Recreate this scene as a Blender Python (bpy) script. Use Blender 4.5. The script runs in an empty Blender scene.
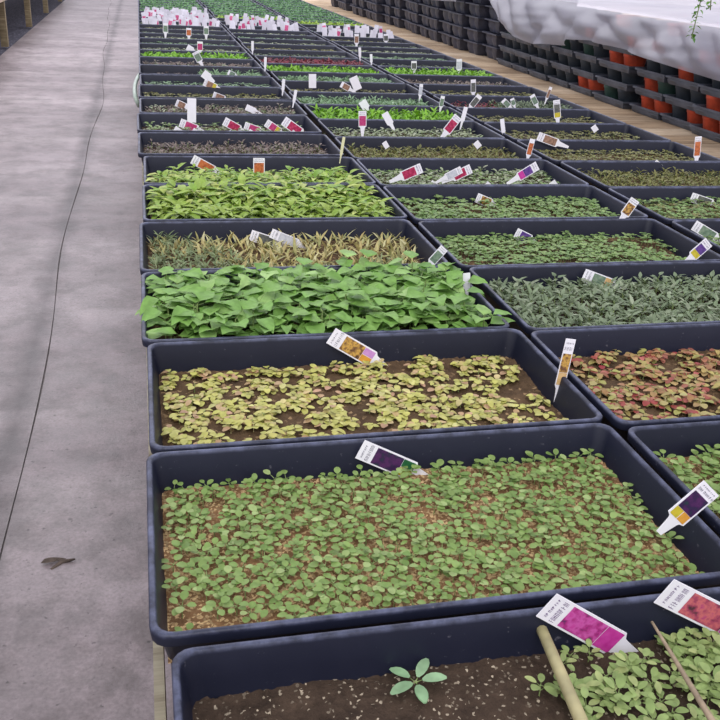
import bpy, math, random
import numpy as np
from mathutils import Matrix, Vector

random.seed(7)
RNG = np.random.default_rng(11)
scene = bpy.context.scene
C = scene.collection
S = 0.5            # metres per survey unit (camera height over tray rims)
HC = 1.35          # camera height, m
ZB = 0.785         # bench top
TH = 0.075         # tray height
ZR = ZB + TH       # tray rims
SOIL = 0.039       # soil below the rim

# ------------------------------------------------------------------ camera (measured from the two vanishing points)
CX = np.array([0.97415069, -0.04574058, 0.22121988])
CY = np.array([-0.21990325, -0.41613978, 0.88230961])
CZ = np.array([0.05170104, -0.90814948, -0.41544135])
F = 894.7346
right = Vector((CX[0], CY[0], CZ[0])); down = Vector((CX[1], CY[1], CZ[1])); fwd = Vector((CX[2], CY[2], CZ[2]))
cam_d = bpy.data.cameras.new('camera'); cam = bpy.data.objects.new('camera', cam_d); C.objects.link(cam)
M = Matrix.Identity(4)
for i in range(3):
    M[i][0] = right[i]; M[i][1] = -down[i]; M[i][2] = -fwd[i]
M[2][3] = HC
cam.matrix_world = M
cam_d.sensor_width = 36; cam_d.lens = F / 720 * 36; cam_d.clip_start = 0.02; cam_d.clip_end = 200
scene.camera = cam
CAM = Vector((0, 0, HC))

def ray(px, py):
    d = right * (px - 360) + down * (py - 360) + fwd * F
    return d.normalized()
def at_z(px, py, z):
    d = ray(px, py); return CAM + d * ((z - HC) / d.z)

# ------------------------------------------------------------------ materials
def lin(c):
    return tuple(((v / 255) / 12.92 if v / 255 <= 0.04045 else ((v / 255 + 0.055) / 1.055) ** 2.4) for v in c) + (1.0,)
def newmat(name, rough=0.6, spec=0.4):
    m = bpy.data.materials.new(name); m.use_nodes = True
    nt = m.node_tree; b = nt.nodes['Principled BSDF']
    b.inputs['Roughness'].default_value = rough; b.inputs['Specular IOR Level'].default_value = spec
    return m, nt, b
def N(nt, t, **kw):
    n = nt.nodes.new(t)
    for k, v in kw.items():
        if k in n.inputs: n.inputs[k].default_value = v
        else: setattr(n, k, v)
    return n
def ramp(nt, src, stops, interp='LINEAR'):
    r = nt.nodes.new('ShaderNodeValToRGB'); cr = r.color_ramp; cr.interpolation = interp
    while len(cr.elements) > len(stops): cr.elements.remove(cr.elements[-1])
    while len(cr.elements) < len(stops): cr.elements.new(1.0)
    for e, (p, c) in zip(cr.elements, stops):
        e.position = p; e.color = lin(c) if len(c) == 3 else c
    nt.links.new(src, r.inputs[0]); return r
def mix(nt, fac, a, b, blend='MIX'):
    m = nt.nodes.new('ShaderNodeMix'); m.data_type = 'RGBA'; m.blend_type = blend
    for sock, v in ((m.inputs[0], fac), (m.inputs[6], a), (m.inputs[7], b)):
        if hasattr(v, 'is_linked') or hasattr(v, 'links'): nt.links.new(v, sock)
        else: sock.default_value = v if isinstance(v, (int, float)) else lin(v)
    return m.outputs[2]
def noise(nt, scale, detail=4, vec=None, rough=0.6):
    n = N(nt, 'ShaderNodeTexNoise'); n.inputs['Scale'].default_value = scale
    n.inputs['Detail'].default_value = detail; n.inputs['Roughness'].default_value = rough
    if vec is not None: nt.links.new(vec, n.inputs['Vector'])
    return n
def bump(nt, b, h, strength=0.3, dist=0.01):
    bp = N(nt, 'ShaderNodeBump'); bp.inputs['Strength'].default_value = strength; bp.inputs['Distance'].default_value = dist
    nt.links.new(h, bp.inputs['Height']); nt.links.new(bp.outputs[0], b.inputs['Normal'])
def plain(name, col, rough=0.6, spec=0.4, var=0.12, scale=40):
    m, nt, b = newmat(name, rough, spec)
    tc = N(nt, 'ShaderNodeTexCoord'); n = noise(nt, scale, 3, tc.outputs['Object'])
    d = tuple(max(0, c * (1 - var)) for c in col); l = tuple(min(255, c * (1 + var)) for c in col)
    r = ramp(nt, n.outputs[0], [(0.3, d), (0.7, l)]); nt.links.new(r.outputs[0], b.inputs['Base Color'])
    return m
def leafmat(name, cols, rough=0.5, trans=0.25):
    """colour picked at random per leaf"""
    m, nt, b = newmat(name, rough, 0.35)
    g = N(nt, 'ShaderNodeNewGeometry')
    k = len(cols)
    r = ramp(nt, g.outputs['Random Per Island'], [(i / max(1, k - 1), c) for i, c in enumerate(cols)])
    tc = N(nt, 'ShaderNodeTexCoord'); n = noise(nt, 60, 2, tc.outputs['Object'])
    rr = ramp(nt, n.outputs[0], [(0.3, (205, 205, 205)), (0.7, (255, 255, 255))])
    col = mix(nt, 1.0, r.outputs[0], rr.outputs[0], 'MULTIPLY')
    nt.links.new(col, b.inputs['Base Color'])
    t = N(nt, 'ShaderNodeBsdfTranslucent'); nt.links.new(col, t.inputs['Color'])
    ms = N(nt, 'ShaderNodeMixShader'); ms.inputs[0].default_value = trans
    nt.links.new(b.outputs[0], ms.inputs[1]); nt.links.new(t.outputs[0], ms.inputs[2])
    nt.links.new(ms.outputs[0], nt.nodes['Material Output'].inputs['Surface'])
    return m

# concrete aisle
def concrete():
    m, nt, b = newmat('concrete', 0.55, 0.5)
    tc = N(nt, 'ShaderNodeTexCoord'); v = tc.outputs['Object']
    n1 = noise(nt, 1.1, 6, v); n2 = noise(nt, 9, 8, v, 0.7); n3 = noise(nt, 120, 4, v, 0.7)
    base = ramp(nt, n1.outputs[0], [(0.3, (140, 133, 132)), (0.7, (176, 168, 170))])
    mid = ramp(nt, n2.outputs[0], [(0.3, (150, 146, 146)), (0.65, (255, 253, 255))])
    fine = ramp(nt, n3.outputs[0], [(0.3, (190, 188, 186)), (0.6, (255, 255, 255))])
    c = mix(nt, 0.55, base.outputs[0], mid.outputs[0], 'MULTIPLY'); c = mix(nt, 0.6, c, fine.outputs[0], 'MULTIPLY')
    vo = N(nt, 'ShaderNodeTexVoronoi'); vo.inputs['Scale'].default_value = 14; nt.links.new(v, vo.inputs['Vector'])
    sp = ramp(nt, vo.outputs['Distance'], [(0.05, (70, 66, 66)), (0.11, (255, 255, 255))])
    nz = noise(nt, 3.5, 2, v); nm = ramp(nt, nz.outputs[0], [(0.5, (0, 0, 0)), (0.62, (255, 255, 255))])
    spots = mix(nt, nm.outputs[0], (255, 255, 255), sp.outputs[0])
    c = mix(nt, 0.6, c, spots, 'MULTIPLY')
    # broad damp bands across the aisle
    mp = N(nt, 'ShaderNodeMapping'); mp.inputs['Scale'].default_value = (0.25, 1.3, 1); nt.links.new(v, mp.inputs[0])
    bn = noise(nt, 1.4, 4, mp.outputs[0]); br = ramp(nt, bn.outputs[0], [(0.38, (196, 190, 192)), (0.6, (255, 255, 255))])
    c = mix(nt, 0.7, c, br.outputs[0], 'MULTIPLY')
    # grime gathered along the slab joint, and blotches
    sx = N(nt, 'ShaderNodeSeparateXYZ'); nt.links.new(v, sx.inputs[0])
    dx = N(nt, 'ShaderNodeMath', operation='SUBTRACT'); nt.links.new(sx.outputs['X'], dx.inputs[0]); dx.inputs[1].default_value = -0.29 * 2.7 * S - 0.035
    ab = N(nt, 'ShaderNodeMath', operation='ABSOLUTE'); nt.links.new(dx.outputs[0], ab.inputs[0])
    wob = noise(nt, 2.2, 5, v, 0.7)
    wm = N(nt, 'ShaderNodeMath', operation='MULTIPLY_ADD'); nt.links.new(wob.outputs[0], wm.inputs[0]); wm.inputs[1].default_value = 0.22; nt.links.new(ab.outputs[0], wm.inputs[2])
    gr = ramp(nt, wm.outputs[0], [(0.10, (150, 144, 144)), (0.19, (255, 255, 255))]); c = mix(nt, 0.9, c, gr.outputs[0], 'MULTIPLY')
    bl = noise(nt, 5.5, 6, v, 0.75); blr = ramp(nt, bl.outputs[0], [(0.36, (178, 176, 172)), (0.56, (255, 255, 255))]); c = mix(nt, 0.75, c, blr.outputs[0], 'MULTIPLY')
    pk = noise(nt, 55, 3, v, 0.6); pkr = ramp(nt, pk.outputs[0], [(0.27, (120, 116, 114)), (0.36, (255, 255, 255))]); c = mix(nt, 0.8, c, pkr.outputs[0], 'MULTIPLY')
    c = mix(nt, 1.0, c, (255, 248, 250), 'MULTIPLY')
    nt.links.new(c, b.inputs['Base Color'])
    rr = ramp(nt, n2.outputs[0], [(0.3, (150, 150, 150)), (0.7, (185, 185, 185))]); nt.links.new(rr.outputs[0], b.inputs['Roughness'])
    bump(nt, b, n3.outputs[0], 0.25, 0.004)
    return m
M_conc = concrete()
def plastic():
    m, nt, b = newmat('tray_plastic', 0.45, 0.35)
    tc = N(nt, 'ShaderNodeTexCoord'); oi = N(nt, 'ShaderNodeObjectInfo')
    add = N(nt, 'ShaderNodeVectorMath', operation='ADD'); nt.links.new(tc.outputs['Object'], add.inputs[0]); nt.links.new(oi.outputs['Location'], add.inputs[1])
    v = add.outputs[0]
    base = ramp(nt, oi.outputs['Random'], [(0, (19, 22, 37)), (1, (26, 29, 46))])
    dust = noise(nt, 22, 6, v, 0.7); dr = ramp(nt, dust.outputs[0], [(0.42, (0, 0, 0)), (0.8, (90, 90, 90))])
    c = mix(nt, dr.outputs[0], base.outputs[0], (58, 60, 78))
    sp = noise(nt, 160, 3, v); sr = ramp(nt, sp.outputs[0], [(0.68, (0, 0, 0)), (0.76, (170, 170, 170))])
    c = mix(nt, sr.outputs[0], c, (120, 118, 126))
    # worn rims, plus a pale edge highlight painted into the colour
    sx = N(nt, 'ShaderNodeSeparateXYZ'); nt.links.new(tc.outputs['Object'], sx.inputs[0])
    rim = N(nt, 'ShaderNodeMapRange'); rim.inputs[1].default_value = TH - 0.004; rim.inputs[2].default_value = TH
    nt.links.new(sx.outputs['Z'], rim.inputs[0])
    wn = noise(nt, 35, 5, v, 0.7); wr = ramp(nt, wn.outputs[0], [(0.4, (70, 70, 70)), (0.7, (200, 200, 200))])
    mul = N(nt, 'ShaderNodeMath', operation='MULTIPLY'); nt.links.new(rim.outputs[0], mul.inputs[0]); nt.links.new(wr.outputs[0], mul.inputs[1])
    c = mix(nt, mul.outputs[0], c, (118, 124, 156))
    nt.links.new(c, b.inputs['Base Color']); bump(nt, b, dust.outputs[0], 0.1, 0.003)
    return m
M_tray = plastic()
def soilmat(name, dark, light, speck, amount=0.72, scale=130):
    m, nt, b = newmat(name, 0.9, 0.15)
    tc = N(nt, 'ShaderNodeTexCoord'); v = tc.outputs['Object']
    n1 = noise(nt, 30, 8, v, 0.75); r1 = ramp(nt, n1.outputs[0], [(0.3, dark), (0.7, light)])
    vo = N(nt, 'ShaderNodeTexVoronoi'); vo.inputs['Scale'].default_value = scale * 1.6; nt.links.new(v, vo.inputs['Vector'])
    sx = N(nt, 'ShaderNodeSeparateColor'); nt.links.new(vo.outputs['Color'], sx.inputs[0])
    pick = ramp(nt, sx.outputs[0], [(amount, (0, 0, 0)), (amount + 0.05, (255, 255, 255))])
    sc = ramp(nt, sx.outputs[1], [(0, tuple(int(c * 0.65) for c in speck)), (1, speck)])
    c = mix(nt, pick.outputs[0], r1.outputs[0], sc.outputs[0])
    nt.links.new(c, b.inputs['Base Color']); bump(nt, b, n1.outputs[0], 0.9, 0.008)
    return m
M_soil_dark = soilmat('soil_dark', (50, 40, 34), (88, 72, 60), (200, 184, 160), 0.93, 300)
M_soil_verm = soilmat('soil_vermiculite', (96, 70, 50), (160, 122, 86), (220, 186, 138), 0.55, 240)
M_soil_red = soilmat('soil_brown', (64, 50, 38), (108, 86, 64), (160, 132, 98), 0.88, 130)
def woodmat(name, cols):
    m, nt, b = newmat(name, 0.75, 0.25)
    g = N(nt, 'ShaderNodeNewGeometry'); tc = N(nt, 'ShaderNodeTexCoord')
    r = ramp(nt, g.outputs['Random Per Island'], [(i / (len(cols) - 1), c) for i, c in enumerate(cols)])
    mp = N(nt, 'ShaderNodeMapping'); mp.inputs['Scale'].default_value = (2, 40, 40); nt.links.new(tc.outputs['Object'], mp.inputs[0])
    n = noise(nt, 1.5, 6, mp.outputs[0], 0.65); rr = ramp(nt, n.outputs[0], [(0.3, (165, 155, 148)), (0.7, (255, 255, 255))])
    n2 = noise(nt, 4, 4, tc.outputs['Object']); r2 = ramp(nt, n2.outputs[0], [(0.3, (175, 168, 160)), (0.65, (255, 255, 255))])
    c = mix(nt, 1, r.outputs[0], rr.outputs[0], 'MULTIPLY'); c = mix(nt, 0.8, c, r2.outputs[0], 'MULTIPLY')
    nt.links.new(c, b.inputs['Base Color']); bump(nt, b, n.outputs[0], 0.2, 0.003)
    return m
M_wood = woodmat('bench_wood', [(178, 154, 126), (206, 184, 156), (192, 168, 138), (214, 196, 172)])
M_post = woodmat('post_wood', [(150, 138, 110), (176, 162, 130)])
M_pale = woodmat('edge_wood', [(200, 196, 172), (214, 208, 186)])
M_cap = woodmat('top_wood', [(214, 198, 172), (226, 212, 190)])
M_gravel = soilmat('gravel_dark', (48, 48, 58), (86, 84, 96), (120, 118, 130), 0.7, 30)
M_white = plain('tag_white', (240, 238, 244), 0.35, 0.5, 0.02, 20)
M_farwhite = plain('tag_dull_white', (206, 202, 214), 0.5, 0.3, 0.05, 20)  # duller white for the far tags
M_cream = plain('tag_cream', (222, 218, 176), 0.4, 0.5, 0.05, 20)
M_ink = plain('tag_ink', (110, 84, 130), 0.5, 0.3, 0.1, 300)
M_inkgrey = plain('tag_ink_grey', (105, 103, 118), 0.5, 0.3, 0.1, 300)
M_bamboo = plain('bamboo', (150, 142, 104), 0.5, 0.35, 0.16, 30)
M_bamboo2 = plain('old_stake', (140, 124, 104), 0.7, 0.2, 0.2, 60)
M_joint = plain('joint_dirt', (92, 87, 86), 0.9, 0.1, 0.2, 30)
M_hose = plain('hose', (158, 172, 160), 0.4, 0.4, 0.05, 20)
M_twig = plain('dry_twig', (84, 74, 68), 0.9, 0.1, 0.2, 60)
M_terra = plain('terracotta', (168, 62, 34), 0.6, 0.35, 0.18, 18)
M_blackpot = plain('black_pot', (36, 44, 52), 0.5, 0.4, 0.2, 18)
M_greenpot = plain('green_pot', (36, 62, 54), 0.5, 0.4, 0.2, 18)
M_shuttle = plain('shuttle_plastic', (72, 76, 86), 0.45, 0.5, 0.2, 12)
M_deep = plain('deep_tray_plastic', (58, 60, 74), 0.45, 0.5, 0.2, 12)
M_metal = plain('galvanised', (150, 154, 160), 0.4, 0.5, 0.1, 12)
def picmat(name, cols, scale=90, stops=None):
    m, nt, b = newmat(name, 0.35, 0.5)
    tc = N(nt, 'ShaderNodeTexCoord')
    n = noise(nt, scale, 3, tc.outputs['Object'], 0.55)
    k = len(cols)
    st = stops or [0.3 + 0.4 * i / (k - 1) for i in range(k)]
    r = ramp(nt, n.outputs[0], list(zip(st, cols))); nt.links.new(r.outputs[0], b.inputs['Base Color'])
    return m
PIC = {
 'pink': picmat('picture_magenta', [(86, 52, 96), (176, 48, 130), (206, 92, 172), (198, 60, 150)], 110),
 'salmon': picmat('picture_salmon', [(80, 48, 60), (170, 70, 100), (206, 110, 112), (178, 60, 120)], 110),
 'pansy': picmat('picture_purple', [(30, 70, 60), (52, 32, 72), (84, 40, 92), (40, 34, 62)], 80),
 'coleus': picmat('picture_coleus', [(70, 48, 34), (120, 84, 56), (212, 168, 84), (104, 66, 54)], 110),
 'red': picmat('picture_red', [(120, 30, 56), (176, 40, 84), (206, 84, 120)], 110),
 'rose': picmat('picture_rose', [(130, 40, 80), (196, 60, 120), (170, 100, 130)], 110),
 'brown': picmat('picture_brown', [(90, 68, 58), (150, 116, 96), (176, 140, 120)], 110),
 'orange': picmat('picture_orange', [(110, 70, 50), (196, 106, 60), (206, 128, 80)], 110),
 'dark': picmat('picture_dark', [(62, 64, 66), (96, 98, 96), (120, 118, 106)], 110),
 'green': picmat('picture_green', [(70, 90, 76), (116, 138, 118), (150, 162, 140)], 110),
 'violet': picmat('picture_violet', [(60, 40, 100), (96, 66, 140), (120, 80, 150)], 110),
 'grey': picmat('picture_grey', [(170, 172, 184), (200, 202, 210), (214, 214, 222)], 90),
}
LOW = {
 'yellow': picmat('panel_yellow', [(176, 160, 40), (206, 190, 60), (214, 176, 60)], 90),
 'ochre': picmat('panel_orange', [(206, 140, 50), (226, 168, 72)], 90),
 'lilac': picmat('panel_lilac', [(190, 130, 200), (214, 160, 214)], 90),
 'magenta': picmat('panel_magenta', [(186, 40, 140), (210, 80, 170)], 90),
 'darkgreen': picmat('panel_green', [(24, 80, 48), (46, 110, 66)], 90),
 'tan': picmat('panel_tan', [(200, 160, 100), (222, 190, 140)], 90),
}

# ------------------------------------------------------------------ object helpers
def obj(name, mesh, parent=None):
    o = bpy.data.objects.new(name, mesh); C.objects.link(o)
    if parent is not None: o.parent = parent
    return o
def tag(o, label=None, cat=None, group=None, kind=None):
    if label: o['label'] = label
    if cat: o['category'] = cat
    if group: o['group'] = group
    if kind: o['kind'] = kind
    return o
def empty(name, loc=(0, 0, 0), rz=0):
    o = bpy.data.objects.new(name, None); C.objects.link(o); o.location = loc; o.rotation_euler = (0, 0, rz); o.empty_display_size = 0.05
    return o
class MB:
    """collects quads and tris for one mesh"""
    def __init__(s): s.v = []; s.f = []; s.m = []; s.n = 0
    def add(s, v, f, mi=0):
        v = np.asarray(v, float).reshape(-1, 3); s.v.append(v)
        for q in f: s.f.append(tuple(i + s.n for i in q)); s.m.append(mi)
        s.n += len(v)
    def box(s, x0, x1, y0, y1, z0, z1, mi=0):
        v = [(x, y, z) for z in (z0, z1) for y in (y0, y1) for x in (x0, x1)]
        s.add(v, [(0, 2, 3, 1), (4, 5, 7, 6), (0, 1, 5, 4), (2, 6, 7, 3), (0, 4, 6, 2), (1, 3, 7, 5)], mi)
    def rings(s, rings, cap0=False, cap1=False, mi=0):
        n = len(rings[0]); f = []
        for k in range(len(rings) - 1):
            for i in range(n):
                j = (i + 1) % n; f.append((k * n + i, k * n + j, (k + 1) * n + j, (k + 1) * n + i))
        if cap0: f.append(tuple(reversed(range(n))))
        if cap1: f.append(tuple((len(rings) - 1) * n + i for i in range(n)))
        s.add(np.concatenate([np.asarray(r, float) for r in rings]), f, mi)
    def tube(s, pts, rad, seg=8, mi=0):
        pts = [Vector(p) for p in pts]; R = []
        for k, p in enumerate(pts):
            d = (pts[min(k + 1, len(pts) - 1)] - pts[max(k - 1, 0)]).normalized()
            a = d.orthogonal().normalized() if k == 0 else (a - d * a.dot(d)).normalized()
            b = d.cross(a); r = rad[k] if isinstance(rad, (list, tuple)) else rad
            R.append([tuple(p + (a * math.cos(t) + b * math.sin(t)) * r) for t in [2 * math.pi * i / seg for i in range(seg)]])
        s.rings(R, True, True, mi)
    def mesh(s, name, mats, smooth=False, auto=None):
        me = bpy.data.meshes.new(name)
        me.from_pydata(np.concatenate(s.v).tolist(), [], s.f)
        for m in (mats if isinstance(mats, (list, tuple)) else [mats]): me.materials.append(m)
        me.polygons.foreach_set('material_index', np.array(s.m, np.int32))
        me.polygons.foreach_set('use_smooth', np.full(len(s.f), bool(smooth)))
        if auto is not None: me.set_sharp_from_angle(angle=auto)
        me.update(); return me
def quadmesh(name, V, Q, MI, mats):
    """fast all-quad smooth mesh from numpy arrays"""
    me = bpy.data.meshes.new(name); nq = len(Q)
    me.vertices.add(len(V)); me.vertices.foreach_set('co', np.asarray(V, np.float32).ravel())
    me.loops.add(nq * 4); me.loops.foreach_set('vertex_index', np.asarray(Q, np.int32).ravel())
    me.polygons.add(nq); me.polygons.foreach_set('loop_start', np.arange(0, nq * 4, 4, dtype=np.int32))
    me.polygons.foreach_set('loop_total', np.full(nq, 4, np.int32))
    for m in mats: me.materials.append(m)
    me.polygons.foreach_set('material_index', np.asarray(MI, np.int32)); me.polygons.foreach_set('use_smooth', np.ones(nq, bool))
    me.update(calc_edges=True); me.validate(); return me

# ------------------------------------------------------------------ seedlings
def leaf(L, W, shape, nseg, fold=0.25, curve=0.3, pet=0.0, wav=0.0):
    """leaf along +x with a petiole of length pet; 3 columns of verts"""
    t = np.linspace(0, 1, nseg + 1)
    if shape == 'round': w = np.sin(np.pi * np.clip(t * 0.94 + 0.03, 0, 1)) ** 0.55
    elif shape == 'ovate': w = np.sin(np.pi * t ** 0.62) ** 0.8 * (1 - 0.15 * t) + 0.04
    elif shape == 'lance': w = np.sin(np.pi * t ** 0.8) ** 0.9 + 0.03
    else: w = (1 - t) ** 0.5 * (0.5 + 0.5 * np.minimum(1, t * 4)) + 0.03
    x = pet + t * L; z = pet * 0.25 - curve * L * t * t
    h = w * W / 2
    up = np.abs(h) * fold + (wav * W * np.sin(t * 9) if wav else 0)
    V = np.stack([np.stack([x, -h, z + up], 1), np.stack([x, h * 0, z], 1), np.stack([x, h, z + up], 1)], 1).reshape(-1, 3)
    Q = []
    for i in range(nseg):
        a = i * 3
        Q += [(a, a + 3, a + 4, a + 1), (a + 1, a + 4, a + 5, a + 2)]
    return V, np.array(Q)
def rot(V, yaw, pitch, roll=0.0):
    cr, sr = math.cos(roll), math.sin(roll); cp, sp = math.cos(pitch), math.sin(pitch); cy, sy = math.cos(yaw), math.sin(yaw)
    Rx = np.array([[1, 0, 0], [0, cr, -sr], [0, sr, cr]]); Ry = np.array([[cp, 0, -sp], [0, 1, 0], [sp, 0, cp]]); Rz = np.array([[cy, -sy, 0], [sy, cy, 0], [0, 0, 1]])
    return V @ (Rz @ Ry @ Rx).T
def stick(p0, p1, r):
    p0 = np.array(p0); p1 = np.array(p1)
    o = np.array([(1, 0, 0), (-0.5, 0.87, 0), (-0.5, -0.87, 0)]) * r
    V = np.concatenate([p0 + o, p1 + o * 0.7]); return V, np.array([(0, 1, 4, 3), (1, 2, 5, 4), (2, 0, 3, 5)])
def merge(parts):
    V, Q, MI, n = [], [], [], 0
    for v, q, mi in parts:
        V.append(v); Q.append(q + n); MI.append(np.full(len(q), mi)); n += len(v)
    return np.concatenate(V), np.concatenate(Q), np.concatenate(MI)
def plant(kind, r, ns):
    u = r.uniform; P = []
    def lf(z, yaw, pitch, L, W, shape, pet=0.0, fold=0.25, curve=0.3, roll=0.0, wav=0.0, off=(0, 0)):
        v, q = leaf(L, W, shape, ns, fold, curve, pet, wav)
        v = rot(v, yaw, pitch, roll) + np.array([off[0], off[1], z]); P.append((v, q, 0))
        if pet > 0.002 and ns > 2:
            e = rot(np.array([[pet, 0, pet * 0.25]]), yaw, pitch)[0] + np.array([off[0], off[1], z])
            sv, sq = stick((off[0], off[1], z), e, 0.0006); P.append((sv, sq, 1))
    y0 = u(0, 6.28)
    if kind == 'pansy':
        h = u(0.006, 0.013); P.append((*stick((0, 0, -0.003), (0, 0, h), 0.0008), 1))
        for i in range(r.integers(4, 6)):
            lf(h * u(0.7, 1.1), y0 + i * 1.6 + u(-.4, .4), u(0.05, 0.5), u(0.0075, 0.0115), u(0.0068, 0.0095), 'round', u(0.003, 0.007), 0.15, u(0.05, 0.3))
    elif kind == 'coleus':
        h = u(0.004, 0.010); P.append((*stick((0, 0, -0.003), (0, 0, h), 0.0008), 1))
        for i in range(r.integers(4, 6)):
            lf(h * (0.6 + 0.12 * i), y0 + i * 1.57 + u(-.3, .3), u(-0.1, 0.35), u(0.0075, 0.0105), u(0.0075, 0.0098), 'round', u(0.001, 0.003), 0.15, u(0.1, 0.5))
    elif kind == 'rosette':
        for i in range(6):
            lf(0.006, y0 + i * 1.25 + u(-.15, .15), u(0.08, 0.3), u(0.016, 0.022), u(0.009, 0.012), 'round', u(0.004, 0.006), 0.2, 0.15)
    elif kind == 'weed':
        h = u(0.006, 0.014); P.append((*stick((0, 0, -0.003), (0, 0, h), 0.0009), 1))
        for i in range(r.integers(5, 8)):
            lf(h * u(0.5, 1.1), y0 + i * 1.3 + u(-.3, .3), u(0.1, 0.6), u(0.008, 0.014), u(0.006, 0.009), 'round', u(0.003, 0.008), 0.2, u(0.05, 0.3))
    elif kind == 'broad':
        h = u(0.03, 0.062); P.append((*stick((0, 0, -0.003), (0, 0, h), 0.0016), 1))
        for i in range(r.integers(5, 7)):
            f = 0.45 + 0.6 * i / 6
            lf(h * f, y0 + i * 2.2 + u(-.4, .4), u(0.0, 0.55), u(0.028, 0.042), u(0.024, 0.034), 'ovate', u(0.010, 0.022), 0.22, u(0.15, 0.5), u(-.25, .25), 0.04)
    elif kind == 'lance':
        h = u(0.012, 0.026); P.append((*stick((0, 0, -0.003), (0, 0, h), 0.001), 1))
        for i in range(r.integers(4, 6)):
            lf(h * u(0.7, 1.05), y0 + i * 1.57 + u(-.4, .4), u(0.1, 0.8), u(0.018, 0.027), u(0.007, 0.0105), 'lance', 0.002, 0.35, u(0.3, 0.7))
    elif kind == 'sprout':
        for i in range(r.integers(2, 5)):
            lf(0.001, y0 + i * 2.2 + u(-.5, .5), u(0.5, 1.35), u(0.016, 0.03), u(0.0035, 0.006), 'lance', 0.001, 0.4, u(0.05, 0.5), u(-.5, .5))
    elif kind == 'fuzzy':
        for i in range(9):
            lf(u(0.002, 0.016), u(0, 6.28), u(0.0, 1.2), u(0.008, 0.016), u(0.0016, 0.003), 'lance', 0.0, 0.3, u(0.1, 0.5))
    elif kind == 'silver':
        h = u(0.008, 0.018); P.append((*stick((0, 0, -0.003), (0, 0, h), 0.001), 1))
        for i in range(r.integers(6, 8)):
            lf(h * u(0.5, 1.1), y0 + i * 1.3 + u(-.4, .4), u(0.1, 0.9), u(0.010, 0.016), u(0.005, 0.0075), 'ovate', 0.004, 0.35, u(0.0, 0.35))
    elif kind == 'mini':
        h = u(0.005, 0.012); P.append((*stick((0, 0, -0.003), (0, 0, h), 0.0007), 1))
        for i in range(4):
            lf(h, y0 + i * 1.57 + u(-.3, .3), u(0.05, 0.5), u(0.006, 0.010), u(0.005, 0.0075), 'round', 0.002, 0.2, u(0.05, 0.3))
    elif kind == 'tuft':
        for i in range(6):
            lf(u(0.0, 0.02), u(0, 6.28), u(0.3, 1.3), u(0.012, 0.022), u(0.004, 0.008), 'lance', 0.0, 0.3, u(0.1, 0.5))
    return merge(P)
M_stem = plain('seedling_stem', (132, 150, 92), 0.6, 0.3, 0.1, 100)
M_stemp = plain('pale_stem', (186, 176, 130), 0.6, 0.3, 0.1, 100)
LM = {k: leafmat('leaf_' + k, c) for k, c in {
 'pansy': [(122, 154, 80), (152, 178, 102), (136, 166, 90), (176, 196, 128)],
 'weed': [(144, 168, 100), (170, 190, 120), (154, 178, 106), (188, 200, 132)],
 'rosette': [(150, 190, 142), (168, 204, 158)],
 'coleus': [(216, 212, 122), (198, 198, 104), (224, 220, 146), (204, 160, 132), (214, 210, 118), (190, 190, 106), (220, 214, 130)],
 'coleusred': [(190, 186, 110), (170, 60, 70), (196, 190, 112), (196, 110, 104), (178, 180, 100), (158, 66, 72), (200, 194, 126)],
 'broad': [(104, 152, 66), (140, 184, 92), (122, 168, 78), (172, 208, 126), (132, 178, 88)],
 'lance': [(122, 166, 58), (168, 194, 88), (140, 180, 70), (206, 214, 124), (128, 170, 62), (184, 202, 100)],
 'sprout': [(222, 212, 150), (190, 172, 116), (212, 200, 132), (168, 172, 112), (232, 224, 174)],
 'fuzzy': [(130, 148, 100), (154, 168, 122), (112, 132, 86)],
 'silver': [(118, 138, 104), (144, 160, 128), (130, 148, 112), (170, 180, 152), (108, 124, 92)],
 'green': [(116, 150, 84), (138, 168, 98), (152, 176, 112), (104, 138, 74)],
 'olive': [(126, 128, 72), (146, 144, 88), (112, 108, 62), (136, 142, 84)],
 'greybrown': [(138, 122, 116), (118, 102, 98), (156, 142, 134), (128, 120, 106)],
 'pale': [(160, 172, 140), (138, 156, 112), (182, 188, 162), (150, 160, 120)],
 'lime': [(112, 170, 36), (136, 190, 50), (124, 180, 42), (150, 200, 66)],
 'mint': [(116, 150, 110), (138, 170, 130), (124, 160, 116), (156, 184, 148)],
 'wine': [(120, 40, 60), (146, 58, 76), (104, 36, 50), (160, 84, 92)],
 'field': [(84, 132, 80), (102, 148, 94), (94, 140, 86), (116, 158, 104)],
 'yellowgreen': [(150, 186, 66), (172, 200, 84), (140, 176, 60)],
 'dim': [(96, 112, 90), (120, 136, 108), (110, 122, 98)],
}.items()}
VAR = {}
def variants(kind, ns, n=10):
    k = (kind, ns)
    if k not in VAR: VAR[k] = [plant(kind, np.random.default_rng(100 + i * 7 + len(kind)), ns) for i in range(n)]
    return VAR[k]
VMESH = {}
def vmesh(kind, ns, i, mat):
    k = (kind, ns, i, mat)
    if k not in VMESH:
        V, Q, MI = variants(kind, ns)[i]
        VMESH[k] = quadmesh('seedling', V, Q, MI, [LM[mat], M_stemp if mat in ('coleus', 'sprout', 'coleusred') else M_stem])
    return VMESH[k]

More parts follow.
